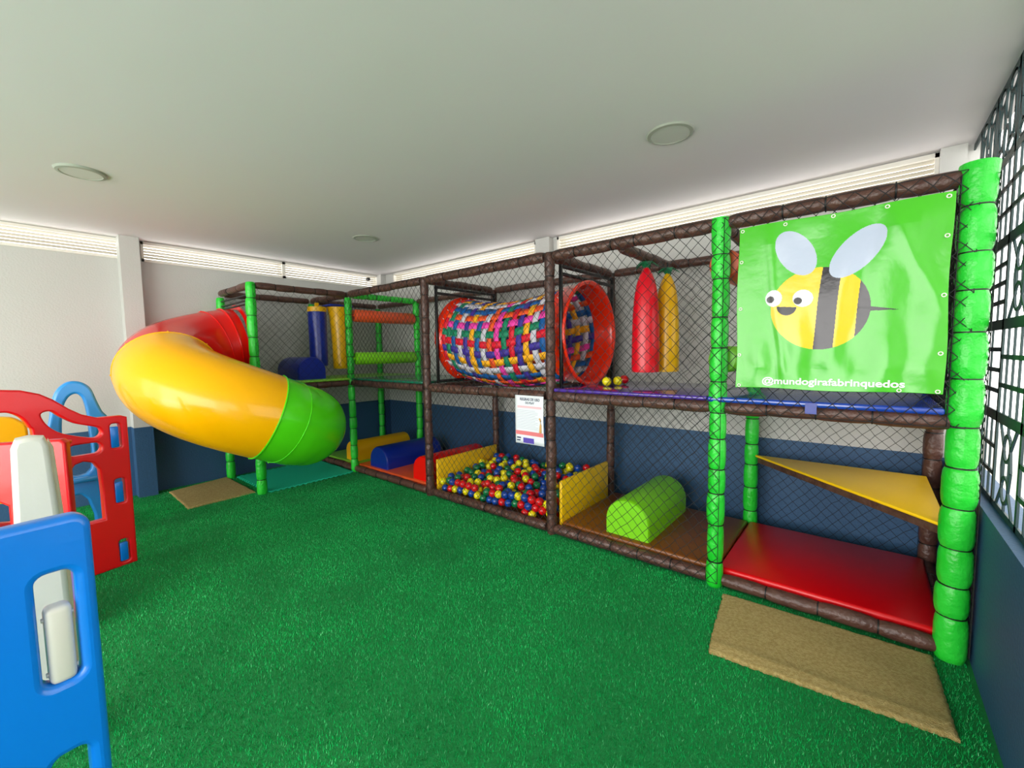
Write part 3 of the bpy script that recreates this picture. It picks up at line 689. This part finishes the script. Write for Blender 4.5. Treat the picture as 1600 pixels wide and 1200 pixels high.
nx, nz = 420, 440; mb = MB()
gx = np.linspace(bx0, bx1, nx+1); gz = np.linspace(bz0, bz1, nz+1)
mb.v = [(x+.004*math.sin(z*9), BY-wav(x, z), z+.004*math.sin(x*10)) for z in gz for x in gx]
for j in range(nz):
    zc = (gz[j]+gz[j+1])/2
    for i in range(nx):
        a = j*(nx+1)+i; mb.f.append((a, a+1, a+nx+2, a+nx+1)); mb.mi.append(bee((gx[i]+gx[i+1])/2, zc))
BMt = [mat('banner_green', (72, 184, 34), .2, bump=.35, bscale=7), mat('banner_yellow', (236, 196, 10), .2, bump=.35, bscale=7), mat('banner_black', (16, 14, 18), .25), mat('banner_white', (216, 216, 222), .25), mat('banner_wing', (178, 188, 208), .25, bump=.3, bscale=7), mat('banner_charcoal', (34, 28, 34), .22, bump=.4, bscale=9)]
sheet = link('sheet', mb.mesh('sheet', BMt, angle=180), parent=BN)
sol = sheet.modifiers.new('thick', 'SOLIDIFY'); sol.thickness = .0008; sol.offset = -1
def text_mesh(s, size, loc_fn, mt, name, parent, width=None, bold=.0, lab=None):
    cu = bpy.data.curves.new(name, 'FONT'); cu.body = s; cu.size = size; cu.align_x = 'CENTER'; cu.offset = bold
    o = bpy.data.objects.new(name, cu); COL.objects.link(o); bpy.context.view_layer.update()
    me = bpy.data.meshes.new_from_object(o.evaluated_get(bpy.context.evaluated_depsgraph_get())); bpy.data.objects.remove(o, do_unlink=True)
    if width:
        xs_ = [v.co.x for v in me.vertices]; f = width/(max(xs_)-min(xs_))
        for v in me.vertices: v.co.x *= f
    for v in me.vertices: v.co = loc_fn(v.co.x, v.co.y)
    me.materials.clear(); me.materials.append(mt); return link(name, me, parent=parent, label=lab)
text_mesh('@mundogirafabrinquedos', .052, lambda a, b: Vector((-.169+a, BY-wav(-.169+a, 1.392+b)-.0045, 1.392+b-.004*math.sin(0)+(-.0+.0)*a)), mat('banner_text', (238, 242, 236), .4), 'lettering', sheet, width=.63, bold=.0013, lab='white lettering')
def eyelet(x, z):
    mb = MB(); c = Vector((x, BY-wav(x, z)-.003, z)); mb.sweep([c+Vector((math.cos(a)*.008, 0, math.sin(a)*.008)) for a in np.linspace(0, 2*math.pi, 12, endpoint=False)], .0025, 6, closed=True, up=(0, 1, 0))
    link('eyelet', mb.mesh('eyelet', [M['white']]), parent=BN)
for x in np.linspace(bx0+.02, bx1-.02, 5): eyelet(x, bz1-.018)
for x in (bx0+.02, bx1-.16, bx1-.02): eyelet(x, bz0+.014)
for z in np.linspace(bz0+.2, bz1-.2, 3):
    for x in (bx0+.018, bx1-.018): eyelet(x, z)

# ------------------------------------------------------------------ rules notice
SG = thing('notice_sign', (-2.265, 2.93, .785), 'white paper notice of playground rules hanging on the netting left of a brown post', 'sign')
sx0, sx1, sz0, sz1 = -2.425, -2.108, .787, 1.220; SY = 2.935
def swv(x, z): return .012*((x-sx0)/(sx1-sx0))*math.sin((z-sz0)*6)+.006*math.sin(x*9)
def spanel(x0, z0, x1, z1, mt, lift, name, n=12, parent=SG, lab=None):
    mb = MB(); vs = [(x0+(x1-x0)*i/n, SY-swv(x0+(x1-x0)*i/n, z0+(z1-z0)*j/n)-lift, z0+(z1-z0)*j/n) for j in range(n+1) for i in range(n+1)]
    mb.add(vs, [(j*(n+1)+i, j*(n+1)+i+1, (j+1)*(n+1)+i+1, (j+1)*(n+1)+i) for j in range(n) for i in range(n)])
    return link(name, mb.mesh(name, [mt]), parent=parent, label=lab)
paper = spanel(sx0, sz0, sx1, sz1, mat('paper', (226, 230, 236), .6), 0, 'sheet'); s_ = paper.modifiers.new('thick', 'SOLIDIFY'); s_.thickness = .001; s_.offset = -1
pr_ = mat('print_red', (224, 120, 124), .6); pk = mat('print_navy', (40, 44, 84), .6); pg = mat('print_grey', (176, 184, 196), .6); pv = mat('print_violet', (84, 66, 170), .6); pp_ = mat('print_pink', (236, 188, 196), .6)
fn = lambda cx, cz: (lambda a, b: Vector((cx+a, SY-swv(cx+a, cz+b)-.0018, cz+b)))
text_mesh('REGRAS DE USO', .034, fn(-2.26, 1.175), pk, 'lettering', paper, width=.22, bold=.0008, lab='dark lettering')
text_mesh('DO PLAY', .028, fn(-2.26, 1.146), pk, 'lettering', paper, width=.10, bold=.0006, lab='dark lettering')
spanel(sx0+.025, 1.108, sx1-.02, 1.127, pp_, .0014, 'stripe', parent=paper, lab='pink stripe')
spanel(sx0+.004, .866, sx1-.004, .902, pr_, .0014, 'stripe', parent=paper, lab='red stripe')
spanel(sx0+.085, .795, sx0+.205, .842, pv, .0014, 'emblem', parent=paper, lab='violet emblem')
for q in range(12): spanel(sx0+.02, .925+q*.0145, sx1-.06-(.03 if q % 3 == 2 else 0), .928+q*.0145, pg, .0014, 'text_line', 6, paper)
for q, (w_, z_) in enumerate(((.045, .838), (.04, .815))): spanel(sx0+.015, z_-.006, sx0+.015+w_, z_+.006, pk, .0014, 'text_line', 4, paper)
mb = MB(); gxp = sx1-.028
mb.sweep([(gxp-.004, SY-swv(gxp, 1.0)-.004, .905), (gxp, SY-swv(gxp, 1.0)-.004, .97), (gxp-.002, SY-swv(gxp, 1.0)-.004, 1.01), (gxp-.012, SY-swv(gxp, 1.03)-.004, 1.03)], [.011, .008, .006, .008], 8, sy=1)
link('drawing', mb.mesh('drawing', [mat('print_tan', (210, 160, 90), .6)]), parent=paper, label='small tan animal drawing')

# ------------------------------------------------------------------ plastic playset at left
PH = thing('plastic_playset', (-3.0, -.1, 0), 'modular plastic toy playset of red, blue, yellow and cream panels in the left foreground', 'playset')
Bp = (-4.406, .577); dR = (.2, -.98)
half = [(0, 0), (-.005, 1.15), (.03, 1.165), (.11, 1.166), (.165, 1.166), (.249, 1.203), (.312, 1.252), (.386, 1.325), (.445, 1.368), (.53, 1.40)]
out = half+[(.62, 1.41)]+[(1.24-a, b) for a, b in reversed(half)]
door = catmull([(.35, .06), (.345, .45), (.335, .80), (.30, .85), (.26, .862), (.21, .84), (.175, .78), (.172, .6), (.172, .40), (.174, .385)], 4, False)
cres = catmull([(.449, 1.217), (.435, 1.241), (.398, 1.241), (.358, 1.200), (.287, 1.142), (.193, 1.105), (.158, 1.085), (.150, 1.050), (.166, 1.028), (.198, 1.022), (.292, 1.053), (.37, 1.092), (.423, 1.150)], 4)
slot = rrect(.155, .905, .335, .985, .038)
door_l = [(.335, .40)]+[(.335, .80), (.305, .845), (.262, .858), (.21, .84), (.178, .78), (.172, .6), (.172, .40)]
tabs = [rrect(.040, .921, .100, 1.108, .02), rrect(.040, .497, .100, .685, .02), rrect(.044, .034, .104, .21, .02)]
mir = lambda h_: [(1.24-a, b) for a, b in reversed(h_)]
arch = catmull([(.50, .60), (.495, 1.08), (.51, 1.15), (.54, 1.215), (.58, 1.25), (.62, 1.262), (.66, 1.25), (.70, 1.215), (.73, 1.15), (.745, 1.08), (.74, .60)], 4)
holes = [door_l, cres, slot]+tabs; holes = holes+[mir(h_) for h_ in holes]+[arch]
link('arched_panel', plate('arched_panel', out, holes, .07, .012, M['tred'], Bp, dR), parent=PH, label='red arched panel')
dv = Vector((.2, -.98, 0)).normalized(); nv_ = dv.cross(Vector((0, 0, 1)))
for q in (.0, 1.14):
    for z0, z1 in ((.925, 1.085), (.50, .66), (.04, .185)):
        c = Vector((Bp[0], Bp[1], 0))+dv*(.078+q*1.0 if q == 0 else 1.24-.07)
        mb = MB(); mb.bar(c-nv_*.022+Vector((0, 0, z0)), c-nv_*.022+Vector((0, 0, z1)), .05, .03, nv_)
        link('tab', bevel(mb.mesh('tab', [M['tblu']], False), .008, 2), parent=PH, label='blue connector tab')
# big foreground blue panel
Bq_ = (-1.528, .107); dQ = (.1, -1)
outl = rrect(-.008, .0, .92, 1.214, .035, 6)
hl = [rrect(.030, .802, .098, 1.082, .022), rrect(.030, .34, .098, .618, .022)]
hl += [[(.92-a, b) for a, b in reversed(h_)] for h_ in hl]
link('side_panel', plate('side_panel', outl, hl, .06, .016, M['tblu'], Bq_, dQ), parent=PH, label='large blue panel')
dq = Vector((.1, -1, 0)).normalized(); nq = dq.cross(Vector((0, 0, 1)))
# latch in the upper slot
c = Vector((Bq_[0], Bq_[1], 0))+dq*.062
mb = MB(); mb.bar(c-nq*.0+Vector((0, 0, .80)), c-nq*.0+Vector((0, 0, .995)), .048, .05, nq)
me = bevel(mb.mesh('latch', [M['cream']], False), .014, 3); lt = link('latch', me, parent=PH, label='cream plastic latch')
mb = MB()
for z in (.825, .965): mb.sweep([c+dq*-.028+Vector((0, 0, z)), c+dq*.028+Vector((0, 0, z))], .006, 8)
link('pin', mb.mesh('pin', [M['cream']]), parent=lt)
# cream post behind it
cc = Vector((-2.52, .045, 0)); vw = Vector((.045, 1, 0)).normalized(); nw = vw.cross(Vector((0, 0, 1)))
prof = [(-.075, 0), (.075, 0), (.066, .9), (.052, 1.26), (.040, 1.295), (.0, 1.302), (-.036, 1.295), (-.048, 1.26), (-.060, .9)]
link('post', plate('post', prof, [], .09, .018, M['cream'], (cc.x, cc.y, 0), (vw.x, vw.y)), parent=PH, label='cream tapered post')
prof2 = [(.060, 0), (.085, 0), (.080, .9), (.066, 1.24), (.052, 1.28), (.050, 1.24)]
link('post_rim', plate('post_rim', prof2, [], .02, .006, mat('cream_rim', (206, 196, 168), .35), (cc.x-.05, cc.y, 0), (vw.x, vw.y)), parent=PH)
# low red panel between
bl = (-3.482, .207); dl = (-.134, -.246)
lo = [(0, 0), (0, 1.13), (.02, 1.15), (1.0, 1.15), (1.0, 0)]
lh = [rrect(.055, .775, .112, 1.0, .02), [(.26, .1), (.26, .80), (.34, .86), (.42, .88), (.5, .86), (.58, .80), (.58, .1)]]
link('low_panel', plate('low_panel', lo, lh, .06, .012, M['tred'], bl, dl), parent=PH, label='red straight-topped panel')
dl_ = Vector((-.134, -.246, 0)).normalized(); nl = dl_.cross(Vector((0, 0, 1)))
mb = MB(); a = Vector((bl[0], bl[1], 1.125)); mb.bar(a+nl*.03, a+dl_*.98+nl*.03, .022, .03, nl); link('panel_lip', bevel(mb.mesh('panel_lip', [M['tred']], False), .006, 2), parent=PH)
mb = MB(); a = Vector((bl[0], bl[1], 0))+dl_*.085-nl*.02; mb.bar(a+Vector((0, 0, .80)), a+Vector((0, 0, .90)), .035, .03, nl); link('latch', bevel(mb.mesh('latch', [M['cream']], False), .008, 2), parent=PH, label='cream plastic latch')
# sky blue arched ladder panel behind
ba = (-5.42, .452); da = (0, -1)
oa = [(-.045, 0), (-.052, .47), (-.06, .9), (-.14, 1.04), (-.105, 1.12), (-.075, 1.22), (-.045, 1.33), (.0, 1.385), (.055, 1.405), (.11, 1.395), (.165, 1.34), (.20, 1.25), (.235, 1.05), (.27, .9), (.28, .47), (.29, 0)]
ha = [[(-.0, .60), (-.005, 1.02), (.0, 1.14), (.015, 1.24), (.04, 1.285), (.07, 1.29), (.105, 1.26), (.135, 1.19), (.15, 1.1), (.16, .95), (.17, .60)],
      [(.0, 0.001), (.005, .18), (.04, .33), (.08, .385), (.12, .385), (.16, .33), (.19, .18), (.20, 0.001)]]
link('ladder_panel', plate('ladder_panel', catmull(oa, 4), [catmull(ha[0], 4), [(.0, .03), (.005, .18), (.04, .33), (.08, .385), (.12, .385), (.16, .33), (.19, .18), (.20, .03)]], .10, .02, M['tsky'], ba, da), parent=PH, label='sky blue arched panel')
mb = MB(); mb.box((-5.52, .452-.25, .50), (-5.32, .452+.04, .545)); link('step', bevel(mb.mesh('step', [M['tsky']], False), .012, 2), parent=PH, label='sky blue step')
# yellow panel further back
oy = catmull([(-.10, .0), (-.095, .5), (-.09, .95), (-.085, 1.09), (-.05, 1.14), (.0, 1.17), (.1, 1.175), (.3, 1.15), (.5, 1.16), (.5, .6), (.5, .0)], 4)
hy = [catmull([(.0, .12), (.0, .45), (.08, .52), (.2, .54), (.32, .5), (.38, .4), (.38, .12)], 4), catmull([(-.02, .56), (-.02, .84), (.08, .92), (.22, .90), (.3, .78), (.26, .62), (.12, .55)], 4)]
link('wavy_panel', plate('wavy_panel', oy, hy, .08, .015, M['tyel'], (-5.0, .0), (0, -1)), parent=PH, label='yellow panel with rounded openings')
